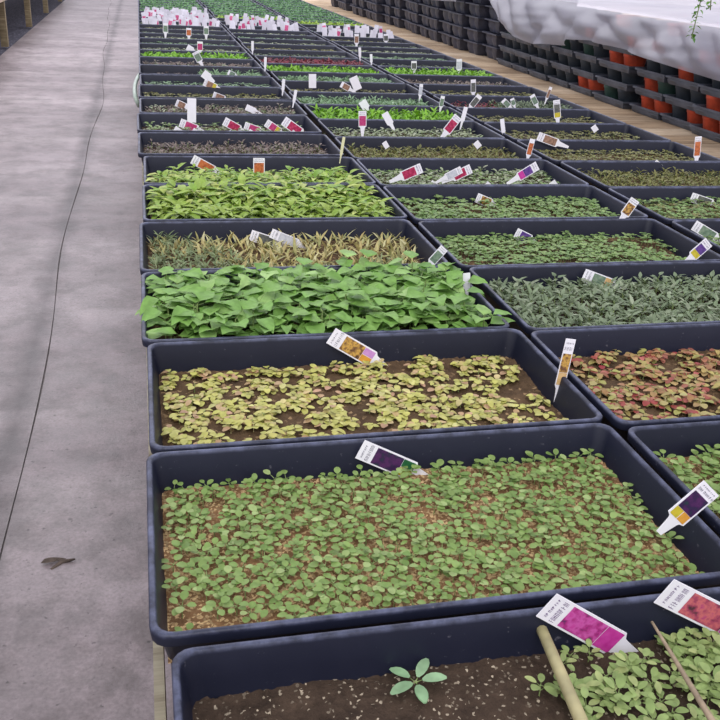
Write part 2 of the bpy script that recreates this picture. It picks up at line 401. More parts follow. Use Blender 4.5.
# ------------------------------------------------------------------ trays
TW, TD = 1.06 * S, 0.566 * S
def rrect(w, d, r, z, seg=4):
    pts = []
    for cx, cy, a0 in ((w / 2 - r, d / 2 - r, 0), (-w / 2 + r, d / 2 - r, 90), (-w / 2 + r, -d / 2 + r, 180), (w / 2 - r, -d / 2 + r, 270)):
        for i in range(seg + 1):
            a = math.radians(a0 + 90 * i / seg); pts.append((cx + r * math.cos(a), cy + r * math.sin(a), z))
    return pts
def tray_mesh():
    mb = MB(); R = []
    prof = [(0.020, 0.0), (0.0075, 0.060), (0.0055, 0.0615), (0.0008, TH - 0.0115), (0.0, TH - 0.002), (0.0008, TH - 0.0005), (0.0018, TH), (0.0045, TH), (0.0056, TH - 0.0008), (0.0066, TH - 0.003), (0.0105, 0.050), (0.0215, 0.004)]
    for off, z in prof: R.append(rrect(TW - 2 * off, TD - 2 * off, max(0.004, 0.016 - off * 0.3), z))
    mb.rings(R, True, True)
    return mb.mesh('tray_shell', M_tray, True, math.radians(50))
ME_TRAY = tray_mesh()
def soil_mesh(seed, mat, nx, ny):
    r = np.random.default_rng(seed); w, d = TW - 0.0265, TD - 0.0265
    xs = np.linspace(-w / 2, w / 2, nx); ys = np.linspace(-d / 2, d / 2, ny)
    X, Y = np.meshgrid(xs, ys); Z = np.full_like(X, TH - SOIL)
    for k in range(14):
        a = r.uniform(0, 6.28); fr = r.uniform(20, 140); Z += 0.022 / fr * np.sin((X * math.cos(a) + Y * math.sin(a)) * fr + r.uniform(0, 6))
    Z += r.normal(0, 0.0008, Z.shape)
    V = np.stack([X, Y, Z], 2).reshape(-1, 3)
    Q = [(j * nx + i, j * nx + i + 1, (j + 1) * nx + i + 1, (j + 1) * nx + i) for j in range(ny - 1) for i in range(nx - 1)]
    me = quadmesh('soil', V, np.array(Q), np.zeros(len(Q)), [mat]); return me
SOILS = {}
def soil(mat, near):
    k = (mat.name, near)
    if k not in SOILS: SOILS[k] = soil_mesh(len(SOILS), mat, *((150, 80) if near else (24, 12)))
    return SOILS[k]

def scatter(n, r, mode, clump=None, region=None, mg=0.042):
    """positions on the soil; region(x01, y01, r) -> keep"""
    w, d = TW - mg, TD - mg; out = []
    if mode == 'jitter':
        nx = max(2, int(math.sqrt(n * w / d))); ny = max(2, int(n / nx))
        for j in range(ny):
            for i in range(nx):
                x = (i + 0.5 + r.uniform(-.48, .48)) / nx; y = (j + 0.5 + r.uniform(-.48, .48)) / ny
                if region is None or region(x, y, r): out.append((x, y))
    else:
        nc = max(1, n // clump); side = math.sqrt(w / d)
        nx = max(2, int(math.sqrt(nc) * side)); ny = max(2, int(nc / nx))
        for j in range(ny):
            for i in range(nx):
                cx = (i + 0.5 + r.uniform(-.4, .4)) / nx; cy = (j + 0.5 + r.uniform(-.4, .4)) / ny
                for k in range(r.integers(max(1, clump // 2), clump + clump // 2 + 1)):
                    x = cx + r.normal(0, 0.011) / w; y = cy + r.normal(0, 0.011) / d
                    if 0 < x < 1 and 0 < y < 1 and (region is None or region(x, y, r)): out.append((x, y))
    return [((x - 0.5) * w, (y - 0.5) * d) for x, y in out]

def stuffmesh(items, ns, mats_key):
    """items: (kind, variant, x, y, yaw, scale, matslot)"""
    Vs, Qs, Ms, n = [], [], [], 0
    for kind, vi, x, y, yaw, s, slot in items:
        V, Q, MI = variants(kind, ns)[vi]
        c, sn = math.cos(yaw), math.sin(yaw)
        W = V * s; W = np.stack([W[:, 0] * c - W[:, 1] * sn + x, W[:, 0] * sn + W[:, 1] * c + y, W[:, 2] + TH - SOIL], 1)
        Vs.append(W); Qs.append(Q + n); Ms.append(np.where(MI == 0, slot, 0)); n += len(V)
    return quadmesh('seedlings', np.concatenate(Vs), np.concatenate(Qs), np.concatenate(Ms), [M_stem] + [LM[k] for k in mats_key])

def make_tray(x0, yf, label, soilm, sow, near, group=None, dz=0.0, rz=0.0, seed=0):
    """x0: left edge, yf: front edge (survey units).  sow: list of (kind, leafmat, count, mode, clump, scale, region)"""
    r = np.random.default_rng(1000 + seed)
    t = empty('seedling_tray', ((x0 * S) + TW / 2, yf * S + TD / 2, ZB + 0.0008 + dz), rz)
    tag(t, label, 'seedling tray', group or 'seedling trays on the slatted bench')
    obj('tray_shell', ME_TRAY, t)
    obj('soil', soil(soilm, near == 2), t)
    ns = {2: 5, 1: 3, 0: 2}[near]
    items, keys = [], []
    for kind, lm, n, mode, clump, sc, region in sow:
        if lm not in keys: keys.append(lm)
        for x, y in scatter(n, r, mode, clump, region, {'tuft': 0.05, 'lance': 0.062, 'broad': 0.055, 'silver': 0.05}.get(kind, 0.042)):
            items.append((kind, int(r.integers(0, 10)), x, y, float(r.uniform(0, 6.28)), sc * float(r.uniform(0.8, 1.2)), keys.index(lm) + 1))
    if near == 2:
        # the hundred that show largest: nearest to the camera first, kept apart so they spread over the front of the tray
        items.sort(key=lambda i: (t.location.x + i[2]) ** 2 + (t.location.y + i[3]) ** 2)
        single, rest = items[:96], items[96:]
        for kind, vi, x, y, yaw, s, slot in single:
            o = obj('seedling', vmesh(kind, ns, vi, keys[slot - 1]), t)
            o.location = (x, y, TH - SOIL); o.rotation_euler = (0, 0, yaw); o.scale = (s, s, s)
        items = rest
    if items:
        tag(obj('seedlings', stuffmesh(items, ns, keys), t), kind='stuff')
    return t

ORD = ['zeroth', 'first', 'second', 'third', 'fourth', 'fifth', 'sixth', 'seventh', 'eighth', 'ninth', 'tenth', 'eleventh', 'twelfth', 'thirteenth', 'fourteenth', 'fifteenth',
       'sixteenth', 'seventeenth', 'eighteenth', 'nineteenth', 'twentieth', 'twenty-first', 'twenty-second', 'twenty-third', 'twenty-fourth', 'twenty-fifth', 'twenty-sixth',
       'twenty-seventh', 'twenty-eighth', 'twenty-ninth', 'thirtieth', 'thirty-first', 'thirty-second', 'thirty-third', 'thirty-fourth', 'thirty-fifth', 'thirty-sixth']
J = 'jitter'
def dens(seed, lo):
    r = np.random.default_rng(seed); k = [(r.uniform(4, 14), r.uniform(3, 9), r.uniform(0, 6)) for _ in range(5)]
    return lambda x, y, rr: sum(math.sin(a * x + b * y + c) for a, b, c in k) / 5 + rr.uniform(-.35, .35) > lo
F1 = [0.515, 1.108, 1.685, 2.258, 2.836, 3.425, 4.005, 4.62, 5.24, 5.83, 6.45, 7.03, 7.64, 8.22, 8.81]
F2 = [None, 1.08, 1.66, 2.232, 2.805, 3.39, 3.965, 4.54, 5.115, 5.69, 6.265, 6.84, 7.42, 8.0, 8.58]
F3 = [None, None, None, None, 2.77, 3.345, 3.92, 4.50, 5.08, 5.66, 6.24, 6.83, 7.42, 8.01, 8.60]
for Fl in (F1, F2, F3):
    while len(Fl) < 36: Fl.append(Fl[-1] + 0.58)
X1 = [0.0, -0.031, -0.024, -0.037, -0.041, -0.028, -0.02, -0.045, -0.05, -0.035, -0.04, -0.03, -0.035]
X2, X3 = 1.055, 2.165
X3 = 2.16
def corner(x, y, r): return True
# (description, soil, sowing, detail)
COL1 = {
 0: ('black tray of mostly bare dark soil under two stakes, nearest in the left column', M_soil_dark,
     [], 2),
 1: ('black tray of small round-leaved green seedlings on speckled soil, second in the left column', M_soil_verm,
     [('pansy', 'pansy', 600, J, 0, 0.8, dens(3, -0.5))], 2),
 2: ('black tray of yellow and pinkish seedling clumps on brown soil, third in the left column', M_soil_red,
     [('coleus', 'coleus', 640, 'clump', 5, 0.95, dens(5, -0.55))], 2),
 3: ('black tray overflowing with large bright green leaves, fourth in the left column', M_soil_red,
     [('broad', 'broad', 205, J, 0, 0.8, lambda x, y, r: x > 0.006)], 2),
 4: ('black tray of tan grassy sprouts with a grey-green fuzzy patch, fifth in the left column', M_soil_red,
     [('sprout', 'sprout', 330, J, 0, 1.0, lambda x, y, r: x > 0.22 or y > 0.55), ('fuzzy', 'fuzzy', 420, J, 0, 1.15, lambda x, y, r: x < 0.42 - 0.35 * y * y and r.uniform() < 0.9),
      ('fuzzy', 'fuzzy', 260, J, 0, 1.1, lambda x, y, r: y < 0.3 and r.uniform() < .6)], 2),
 5: ('black tray packed with pale yellow-green lance-leaved seedlings, sixth in the left column', M_soil_dark, [('lance', 'lance', 330, J, 0, 1.3, lambda x, y, r: y < .6), ('lance', 'lance', 330, J, 0, 1.55, lambda x, y, r: y >= .6)], 2),
 6: ('black tray packed with yellow-green seedlings, seventh in the left column under two tags', M_soil_dark, [('lance', 'lance', 300, J, 0, 1.2, lambda x, y, r: y < 0.5), ('lance', 'lance', 260, J, 0, 0.72, lambda x, y, r: 0.5 <= y < 0.88)], 1),
 7: ('black tray of grey-brown curled seedlings, eighth in the left column', M_soil_dark, [('silver', 'greybrown', 300, J, 0, 0.95, None)], 1),
 8: ('black tray of sparse green seedlings and five pink tags, ninth in the left column', M_soil_dark, [('weed', 'green', 90, J, 0, 1.0, None), ('mini', 'pale', 120, J, 0, 1.0, None)], 1),
 9: ('black tray of grey and brown mixed seedlings, tenth in the left column', M_soil_dark, [('silver', 'greybrown', 220, J, 0, 1.1, None), ('weed', 'pale', 70, J, 0, 1.1, None)], 1),
 10: ('black tray of thin dull green sprouts, eleventh in the left column', M_soil_red, [('mini', 'olive', 330, J, 0, 1.15, None)], 1),
 11: ('black tray of very sparse pale sprouts, twelfth in the left column', M_soil_dark, [('mini', 'mint', 260, J, 0, 1.15, None)], 1),
 12: ('black tray half bare and half mint green, thirteenth in the left column', M_soil_red, [('silver', 'mint', 330, J, 0, 1.15, lambda x, y, r: x > 0.47), ('mini', 'greybrown', 120, J, 0, .9, lambda x, y, r: x < 0.47)], 1),
 13: ('black tray of brown and whitish seedlings, fourteenth in the left column', M_soil_dark, [('silver', 'greybrown', 260, J, 0, 1.1, None), ('mini', 'pale', 60, J, 0, 1.4, None)], 1),
 14: ('black tray full of bright lime green seedlings, fifteenth in the left column', M_soil_dark, [('tuft', 'lime', 420, J, 0, 1.2, None)], 1),
}
COL2 = {
 1: ('black tray of small green seedlings, nearest visible in the middle column', M_soil_verm, [('pansy', 'pansy', 700, J, 0, 1.0, dens(8, -.35))], 2),
 2: ('black tray of mottled yellow and red seedlings, second in the middle column', M_soil_red, [('coleus', 'coleusred', 620, 'clump', 5, 1.05, dens(9, -.6))], 2),
 3: ('black tray of silvery grey-green seedlings, third in the middle column', M_soil_dark, [('silver', 'silver', 520, J, 0, 1.05, None)], 2),
 4: ('black tray of fine green seedlings over brown soil, fourth in the middle column', M_soil_red, [('mini', 'green', 760, J, 0, 1.1, dens(12, -.4))], 2),
 5: ('black tray of fine pale green seedlings, fifth in the middle column', M_soil_red, [('mini', 'green', 640, J, 0, 1.2, dens(13, -.5))], 2),
 6: ('black tray of sparse green seedlings with red tags, sixth in the middle column', M_soil_dark, [('weed', 'pale', 180, J, 0, 1.0, None), ('mini', 'green', 200, J, 0, 1.1, None)], 1),
 7: ('black tray of olive brown seedlings, seventh in the middle column', M_soil_red, [('silver', 'olive', 300, J, 0, 1.0, None)], 1),
 8: ('black tray of dull grey-green seedlings, eighth in the middle column', M_soil_dark, [('weed', 'pale', 240, J, 0, 1.0, None)], 1),
 9: ('black tray of bright yellow-green seedlings, ninth in the middle column', M_soil_dark, [('tuft', 'lime', 420, J, 0, 1.15, None)], 1),
 10: ('black tray of bluish mint green seedlings, tenth in the middle column', M_soil_dark, [('silver', 'mint', 360, J, 0, 1.15, None)], 1),
 11: ('black tray of brownish sparse seedlings, eleventh in the middle column', M_soil_red, [('mini', 'olive', 260, J, 0, 1.1, None)], 1),
 12: ('black tray of mint green seedlings, twelfth in the middle column', M_soil_dark, [('silver', 'mint', 360, J, 0, 1.15, None)], 1),
 13: ('black tray full of bright green seedlings, thirteenth in the middle column', M_soil_dark, [('tuft', 'lime', 420, J, 0, 1.2, None)], 1),
 14: ('black tray of dark wine red seedlings, fourteenth in the middle column', M_soil_dark, [('tuft', 'wine', 420, J, 0, 1.2, None)], 1),
}
COL3 = {
 4: ('black tray of green seedlings, nearest visible in the right column', M_soil_red, [('mini', 'green', 500, J, 0, 1.1, None)], 1),
 5: ('black tray of yellowish green seedlings, second in the right column', M_soil_red, [('mini', 'green', 420, J, 0, 1.2, None), ('mini', 'olive', 200, J, 0, 1.1, None)], 1),
 6: ('black tray of olive brown seedlings, third in the right column', M_soil_red, [('silver', 'olive', 330, J, 0, 1.0, None)], 1),
 7: ('black tray of thin olive seedlings with an upright end tag, fourth right column', M_soil_red, [('mini', 'olive', 330, J, 0, 1.2, None)], 1),
 8: ('black tray of dull olive sprouts, fifth in the right column', M_soil_dark, [('mini', 'olive', 300, J, 0, 1.2, None)], 1),
 9: ('black tray of sparse greenish sprouts, sixth in the right column', M_soil_dark, [('mini', 'olive', 260, J, 0, 1.2, None)], 1),
 10: ('black tray of red and grey-green seedlings with white tags, seventh right column', M_soil_dark, [('silver', 'wine', 120, J, 0, 1.0, lambda x, y, r: x < .45), ('silver', 'dim', 300, J, 0, 1.2, lambda x, y, r: x > .4)], 1),
 11: ('black tray of low olive sprouts, eighth in the right column', M_soil_red, [('mini', 'olive', 300, J, 0, 1.2, None)], 1),
 12: ('black tray of greyish brown seedlings, ninth in the right column', M_soil_dark, [('silver', 'greybrown', 280, J, 0, 1.0, None)], 1),
 13: ('black tray full of bright green seedlings, tenth in the right column', M_soil_dark, [('tuft', 'lime', 420, J, 0, 1.25, None)], 1),
 14: ('black tray of dim green sprouts, eleventh in the right column', M_soil_dark, [('mini', 'dim', 260, J, 0, 1.2, None)], 1),
}
seed = 0
for col, (Fl, spec, cname, first) in enumerate(((F1, COL1, 'left', 0), (F2, COL2, 'middle', 1), (F3, COL3, 'right', 4))):
    for k in range(first, 36):
        seed += 1
        x0 = (X1[k] if k < len(X1) else -0.035) if col == 0 else (X2 if col == 1 else X3) + (RNG.uniform(-.012, .012) if k > 2 else 0)
        rz = 0.0 if k < 3 else float(RNG.uniform(-.004, .004))
        if k in spec:
            lab, sm, sow, near = spec[k]; grp = None
        else:
            near = 0; n = k - first + 1
            sm = M_soil_dark
            if k >= 24 - col:
                lab = 'far tray brimming with green seedlings in the field beyond the crowded white tags'; grp = 'green trays at the far end'
                lm = 'yellowgreen' if (col > 0 and k == 24 - col) else 'field'
                sow = [('tuft', lm, 480, J, 0, 1.35, None)]
            else:
                kinds = [('pale', 'pale whitish green'), ('dim', 'dull green'), ('mint', 'mint green'), ('olive', 'olive'), ('pale', 'pale')]
                lm, d = kinds[(k * 2 + col) % 5]
                lab = 'black tray of low %s sprouts, %s in the %s column' % (d, ORD[n], cname); grp = None
                sow = [('mini', lm, 330, J, 0, 1.5, None)]
        make_tray(x0, Fl[k], lab, sm, sow, near, grp, rz=rz, seed=seed)
# seedling clumps around the stakes
rw = np.random.default_rng(21)
CL = [(585, 652, 5), (600, 642, 3), (556, 668, 4), (548, 690, 5), (572, 695, 5), (600, 690, 7), (622, 678, 6), (615, 708, 7), (640, 700, 6), (646, 672, 4), (664, 715, 3), (668, 655, 6), (690, 640, 7), (705, 655, 8), (688, 672, 7),
      (712, 682, 8), (722, 640, 6), (730, 665, 7), (700, 700, 6), (726, 705, 6), (590, 725, 6), (640, 735, 6), (700, 730, 7), (676, 685, 4), (740, 690, 8), (752, 650, 8), (780, 690, 8), (775, 655, 7), (560, 640, 2)]
t0 = next(o for o in bpy.data.objects if o.name == 'seedling_tray')
extra = []
for cx_, cy_, n_ in CL:
    for q_ in range(max(2, int(n_ * 0.7))):
        p = at_z(cx_ + rw.normal(0, 9), cy_ + rw.normal(0, 6), ZR - SOIL)
        x, y = p.x - t0.location.x, p.y - t0.location.y
        if abs(x) < TW / 2 - 0.02 and abs(y) < TD / 2 - 0.02: extra.append((p.y, x, y))
extra.sort()
for q_, (d_, x, y) in enumerate(extra):
    if q_ < 97:
        o = obj('seedling', vmesh('weed', 5, int(rw.integers(0, 10)), 'weed'), t0); o.location = (x, y, TH - SOIL); o.rotation_euler = (0, 0, rw.uniform(0, 6.28)); k_ = rw.uniform(.6, .95); o.scale = (k_, k_, k_)
rest_ = [('weed', int(rw.integers(0, 10)), x, y, float(rw.uniform(0, 6.28)), float(rw.uniform(.6, .95)), 1) for d_, x, y in extra[97:]]
if rest_: tag(obj('seedlings', stuffmesh(rest_, 5, ['weed']), t0), kind='stuff')
# the single rosette on the bare soil
p = at_z(415, 689, ZR - SOIL)
t0 = next(o for o in bpy.data.objects if o.name == 'seedling_tray')
o = obj('seedling', vmesh('rosette', 5, 3, 'rosette'), t0); tag(o, 'lone grey-green rosette seedling of oval leaves')
o.location = (p.x - t0.location.x, p.y - t0.location.y, TH - SOIL); o.scale = (1.0, 1.0, 1.0); o.rotation_euler = (0, 0, 0.6)

# ------------------------------------------------------------------ benches
def slats(name, x0, x1, y0, y1, zt, mat, parent, board=0.145, gap=0.006, th=0.022):
    mb = MB(); y = y0
    while y < y1:
        mb.box(x0, x1 + random.uniform(-.01, .01), y, min(y + board - gap, y1), zt - th + random.uniform(-.0015, 0), zt); y += board
    return obj(name, mb.mesh(name, mat), parent)
Y0, Y1 = -0.3, 12.0
bench = empty('greenhouse_bench', (0, 0, 0)); tag(bench, 'long slatted wooden greenhouse bench carrying the seedling trays and pot stacks', 'bench')
slats("slatted_top", 0.014, 6.2, Y0, Y1, ZB, M_wood, bench)
mb = MB(); mb.box(-0.0148, -0.006, Y0, Y1, ZB - 0.09, ZB + 0.002); obj('edge_board', mb.mesh('edge_board', M_pale), bench)
for y in np.arange(Y0 + 0.2, Y1, 1.6):
    for x in (0.02, 1.6, 3.2, 4.8, 6.05):
        mb = MB(); mb.box(x, x + 0.085, y, y + 0.085, 0.0, ZB - 0.11); obj('leg', mb.mesh('leg', M_post), bench)
    mb = MB(); mb.box(0.0, 6.19, y + 0.02, y + 0.065, ZB - 0.11, ZB - 0.0235); obj('cross_beam', mb.mesh('cross_beam', M_post), bench)
# bench on the far side of the aisle
XL = -1.215 * 2.7 * S
lb = empty('greenhouse_bench', (XL, 0, 0)); tag(lb, 'wooden bench on square posts across the aisle, upper left corner', 'bench')
slats('slatted_top', -1.6, -0.03, 3.0, 24.0, 0.66, M_cap, lb)
mb = MB(); mb.box(-0.03, 0.0, 3.0, 24.0, 0.555, 0.655); obj('edge_board', mb.mesh('edge_board', M_cap), lb)
posts = [at_z(7, 47, 0).y, at_z(29, 27, 0).y, at_z(45, 13, 0).y]
ys = [posts[0] - 3.2 * k for k in (2, 1)] + posts + [posts[-1] + 3.4, posts[-1] + 6.8]
for y in ys:
    for xx in (-0.11, -1.5):
        mb = MB(); mb.box(xx, xx + 0.085, y, y + 0.10, 0.0, 0.64 - 0.004); obj('leg', mb.mesh('leg', M_post), lb)

# ------------------------------------------------------------------ floor and ground
mb = MB(); XC = -0.80 * S          # joint in the aisle
XJ = -0.29 * 2.7 * S
def joint(y): return XJ + 0.018 * math.sin(y * 0.9) + 0.012 * math.sin(y * 2.3 + 1) - max(0, (y - 9)) * 0.02
ny = 160; ysg = np.linspace(-2, 30, ny)
L, Rr = MB(), MB()
def slab(name, xa, xb, zoff):
    m_ = MB(); nx = 10; V = []
    for y in ysg:
        for i in range(nx):
            f = i / (nx - 1); a = xa(y); b = xb(y); V.append((a + (b - a) * f, y, zoff))
    # turned-down edges at the joint
    Q = [(j * nx + i, j * nx + i + 1, (j + 1) * nx + i + 1, (j + 1) * nx + i) for j in range(ny - 1) for i in range(nx - 1)]
    m_.add(V, Q)
    for fn in (xa, xb):
        E = [(fn(y), y, zoff) for y in ysg] + [(fn(y), y, zoff - 0.06) for y in ysg]
        m_.add(E, [(j, j + 1, ny + j + 1, ny + j) for j in range(ny - 1)])
    o = obj(name, m_.mesh(name, M_conc), None); o['kind'] = 'structure'; return o
slab('floor', lambda y: XL + 0.0, lambda y: joint(y) - 0.002 - 0.0015 * math.sin(y * 5), 0.0)
slab('floor_strip', lambda y: joint(y) + 0.002, lambda y: 9.0, -0.002)
mj = MB(); mj.add([(joint(y) + a, y, -0.0045) for y in ysg for a in (-0.012, 0.012)], [(2 * j, 2 * j + 1, 2 * j + 3, 2 * j + 2) for j in range(ny - 1)]); o = obj('floor_joint', mj.mesh('floor_joint', M_joint)); o['kind'] = 'structure'
mb = MB(); mb.box(-14, 14, -4, 34, -0.12, -0.07); o = obj('ground', mb.mesh('ground', M_gravel)); o['kind'] = 'structure'
mb = MB(); mb.box(-14, XL - 0.001, -2, 30, -0.07, -0.03); o = obj('ground_gravel', mb.mesh('ground_gravel', M_gravel)); o['kind'] = 'structure'
# dry twig and leaf on the aisle
a, b_, c_ = at_z(51, 570, -0.004), at_z(62, 562, -0.001), at_z(75, 559, 0.004)
mb = MB(); mb.tube([a, b_, c_], [0.004, 0.006, 0.002], 6); tag(obj('dry_twig', mb.mesh('dry_twig', M_twig, True)), 'small dark curved twig lying on the concrete aisle', 'twig')
V, Q = leaf(0.062, 0.020, 'ovate', 6, 0.4, 0.1); mb = MB(); mb.add(V, Q)
o = obj('dry_leaf', mb.mesh('dry_leaf', M_twig, True)); tag(o, 'dried dark leaf lying beside the twig on the concrete aisle', 'leaf')
p = at_z(41, 566, -0.005); o.location = (p.x, p.y, 0.003); o.rotation_euler = (0, 0, 0.25)
# loop of hose along the bench edge
pts = [(139.4, 75), (137.0, 79), (135.2, 84), (134.6, 90), (135.4, 97), (137.2, 102), (139.2, 106)]
zz = [ZB + .06, ZB + .055, ZB + .05, ZB + .04, ZB + .035, ZB + .02, ZB + .002]
P = [at_z(x, y, z) for (x, y), z in zip(pts, zz)]
mb = MB(); mb.tube(P, 0.008, 8); tag(obj('hose_loop', mb.mesh('hose_loop', M_hose, True)), 'thin pale hose looping over the left edge of the bench', 'hose')

# ------------------------------------------------------------------ stakes
def stake(p0, p1, r0, r1, mat, label, ring=False):
    d = (p1 - p0); L = d.length; mb = MB(); n = 10 if ring else 5; pts, rad = [], []
    for i in range(n + 1):
        f = i / n; pts.append(p0 + d * f); rad.append(r0 + (r1 - r0) * f)
    mb.tube(pts, rad, 10)
    return tag(obj('bamboo_stake' if ring else 'wooden_stake', mb.mesh('stake', mat, True, 0.9)), label, 'stake')
zs = ZR - 0.012
stake(at_z(542, 630, ZR - 0.016), at_z(611, 790, ZR + 0.006), 0.0048, 0.0055, M_bamboo, 'thick pale bamboo stake lying across the nearest tray by a magenta tag', True)
stake(at_z(652, 622, ZR - 0.018), at_z(742, 770, ZR + 0.003), 0.0012, 0.0032, M_bamboo2, 'thin pointed brown stake lying across the nearest tray')

# ------------------------------------------------------------------ plant tags
def plant_tag(hx, hy, tx, ty, wpx, style, label, low=None, zb=None, face=0.3, mat=None, group='plant tags', square=False, name='plant_tag', bury=0.006, tp=1.0):
    """head and tip as seen; the tag stands in the soil at the tip, in a plane turned to the aisle"""
    zb = ZR - SOIL if zb is None else zb
    B = at_z(tx, ty, zb)
    n = (CAM - B); hz = (Vector((n.x, n.y, 0)).normalized() * 0.25 + Vector((0, -0.75, 0))).normalized(); el = math.atan2(n.z, Vector((n.x, n.y)).length)
    e2 = min(el, 0.35) * face
    n = hz * math.cos(e2) + Vector((0, 0, 1)) * math.sin(e2)
    d = ray(hx, hy); H = CAM + d * ((B - CAM).dot(n) / d.dot(n))
    ax = (H - B); Lt = ax.length; ay = ax / Lt
    xx = ay.cross(n).normalized(); n = xx.cross(ay).normalized()
    dist = (H - CAM).dot(fwd); W = wpx * dist / F
    Mt = Matrix.Identity(4)
    for i in range(3): Mt[i][0] = xx[i]; Mt[i][1] = ay[i]; Mt[i][2] = n[i]; Mt[i][3] = B[i]
    th = 0.0004; h = W / 2
    if square: out = [(-h, -bury), (h, -bury), (h, Lt), (-h, Lt)]
    else: out = [(-h * 0.28, -bury), (h * 0.28, -bury), (h * 0.52, Lt * 0.16 * tp), (h * 0.62, Lt * 0.24 * tp), (h, Lt * 0.30 * tp), (h, Lt), (-h, Lt), (-h, Lt * 0.30 * tp), (-h * 0.62, Lt * 0.24 * tp), (-h * 0.52, Lt * 0.16 * tp)]
    mb = MB(); m = len(out)
    mb.add([(x, y, -th) for x, y in out] + [(x, y, th) for x, y in out],
           [tuple(range(m, 2 * m)), tuple(reversed(range(m)))] + [(i, (i + 1) % m, m + (i + 1) % m, m + i) for i in range(m)])
    o = obj(name, mb.mesh('plant_tag', mat or M_white)); o.matrix_world = Mt
    tag(o, label, 'plant tag', group)
    big = wpx >= 6.5
    def panel(nm, x0, x1, y0, y1, mt, z=0.0007):
        q = MB(); q.add([(x0, y0, z), (x1, y0, z), (x1, y1, z), (x0, y1, z)], [(0, 1, 2, 3)])
        return obj(nm, q.mesh(nm, mt), o)
    if style:
        top = 0.78 if wpx > 7 else 0.82
        yl = 0.31 * tp + 0.19 if low else 0.33 * tp
        panel('flower_picture', -h * 0.84, h * 0.84, Lt * yl, Lt * top, PIC[style])
        if low:
            for i, c in enumerate(low):
                if len(low) == 1: panel('colour_panel', -h * 0.84, h * 0.84, Lt * 0.31 * tp, Lt * (0.31 * tp + 0.185), LOW[c])
                else: panel('colour_panel', -h * 0.84 + i * h * 0.86, -h * 0.04 + i * h * 0.86, Lt * 0.31 * tp, Lt * (0.31 * tp + 0.185), LOW[c])
        if big:
            q = MB(); r = random.Random(int(hx * 7 + hy)); 
            rows = ((0.855, 0.05, 0.82), (0.935, 0.025, 0.7))
            for yc, hh, span in rows:
                x = -h * span
                while x < h * span:
                    w = h * r.uniform(0.07, 0.12); y0 = Lt * (yc - hh / 2); y1 = Lt * (yc + hh / 2); tk = w * 0.35
                    kind = r.randrange(4)
                    def bar(xa, xb, ya, yb): q.add([(xa, ya, 0.0007), (xb, ya, 0.0007), (xb, yb, 0.0007), (xa, yb, 0.0007)], [(0, 1, 2, 3)])
                    bar(x, x + tk, y0, y1)
                    if kind in (0, 1): bar(x + w, x + w + tk, y0, y1)
                    if kind in (1, 2): bar(x, x + w, y1 - tk, y1)
                    if kind in (0, 2, 3): bar(x, x + w, (y0 + y1) / 2, (y0 + y1) / 2 + tk)
                    x += w * 2.1
            obj('lettering', q.mesh('lettering', M_ink if style in ('pink', 'salmon', 'red', 'rose') else M_inkgrey), o)
    return o
T = plant_tag
T(546.5, 605, 631, 652, 33, 'pink', 'white tag with magenta flowers beside the thick bamboo stake', ['magenta'], face=0.02, tp=0.6)
T(664, 591, 762, 640, 33, 'salmon', 'white tag with salmon pink flowers beside the thin brown stake', ['magenta'], face=0.02, tp=0.6)
T(360, 449, 424, 476, 21.5, 'pansy', 'tag with a dark purple flower leaning on the rear wall of the round-leaved tray', ['yellow', 'darkgreen'], tp=0.6)
T(711.5, 488, 668, 525, 25, 'pansy', 'tag with a dark purple flower over yellow squares leaning right over a tray wall', ['yellow', 'ochre'], zb=ZR - .004, bury=.012, tp=0.6)
T(331, 335.5, 384, 366, 18, 'coleus', 'tilted tag with a golden brown picture over lilac and orange squares', ['ochre', 'lilac'], tp=0.75)
T(571, 339, 555, 405, 10.5, 'coleus', 'upright narrow-looking tag with a brown picture at the yellow tray right end', ['tan'])
T(364, 332.5, 344, 345, 11, None, 'blank white tag end rising behind the tilted golden brown tag')
T(444.5, 248, 426, 268, 9, 'green', 'greenish white tag leaning at the right end of the tan sprout tray', zb=ZR - .006, bury=.02)
T(466.5, 273, 467, 294, 7.5, None, 'plain white tag among the large green leaves at their right end', zb=ZR - .01)
T(250.5, 235, 284, 246, 11, 'dark', 'white tag with a dark picture, first of the pair in the tan sprout tray')
T(271, 233, 308, 248, 9.5, 'grey', 'pale tag of grey print, second of the pair in the tan sprout tray')
T(192.3, 159, 223, 175.5, 9.5, 'orange', 'tilted tag with a pale orange picture behind the yellow-green seedlings')
T(259, 158, 259, 180, 11.5, 'orange', 'upright tag with an orange flower behind the yellow-green seedlings')
for hx, hy, tx, ty, w, st, lb_ in [
  (180, 122.5, 204, 132, 8.5, 'rose', 'first'), (224, 121, 246, 133, 8.5, 'red', 'second'), (244.5, 125.5, 266, 133, 7.5, 'rose', 'third'), (266, 122.5, 285, 135.5, 8, 'rose', 'fourth'), (283.5, 120.5, 308, 138, 9.5, 'red', 'fifth')]:
    T(hx, hy, tx, ty, w, st, 'pink flower tag, %s from the left of five in the ninth left-column tray' % lb_, ['yellow'] if lb_ == 'fourth' else None, group='pink tags in a row', face=0.3)
for i, (hx, hy) in enumerate([(174, 129), (192, 131), (228, 133), (248, 132), (276, 134), (291, 133)]):
    T(hx, hy, hx + 12, hy + 8, 7.5, None, 'short white tag back, %s from the left below the five pink tags' % ORD[i + 1], group='white tag backs', face=0.3)
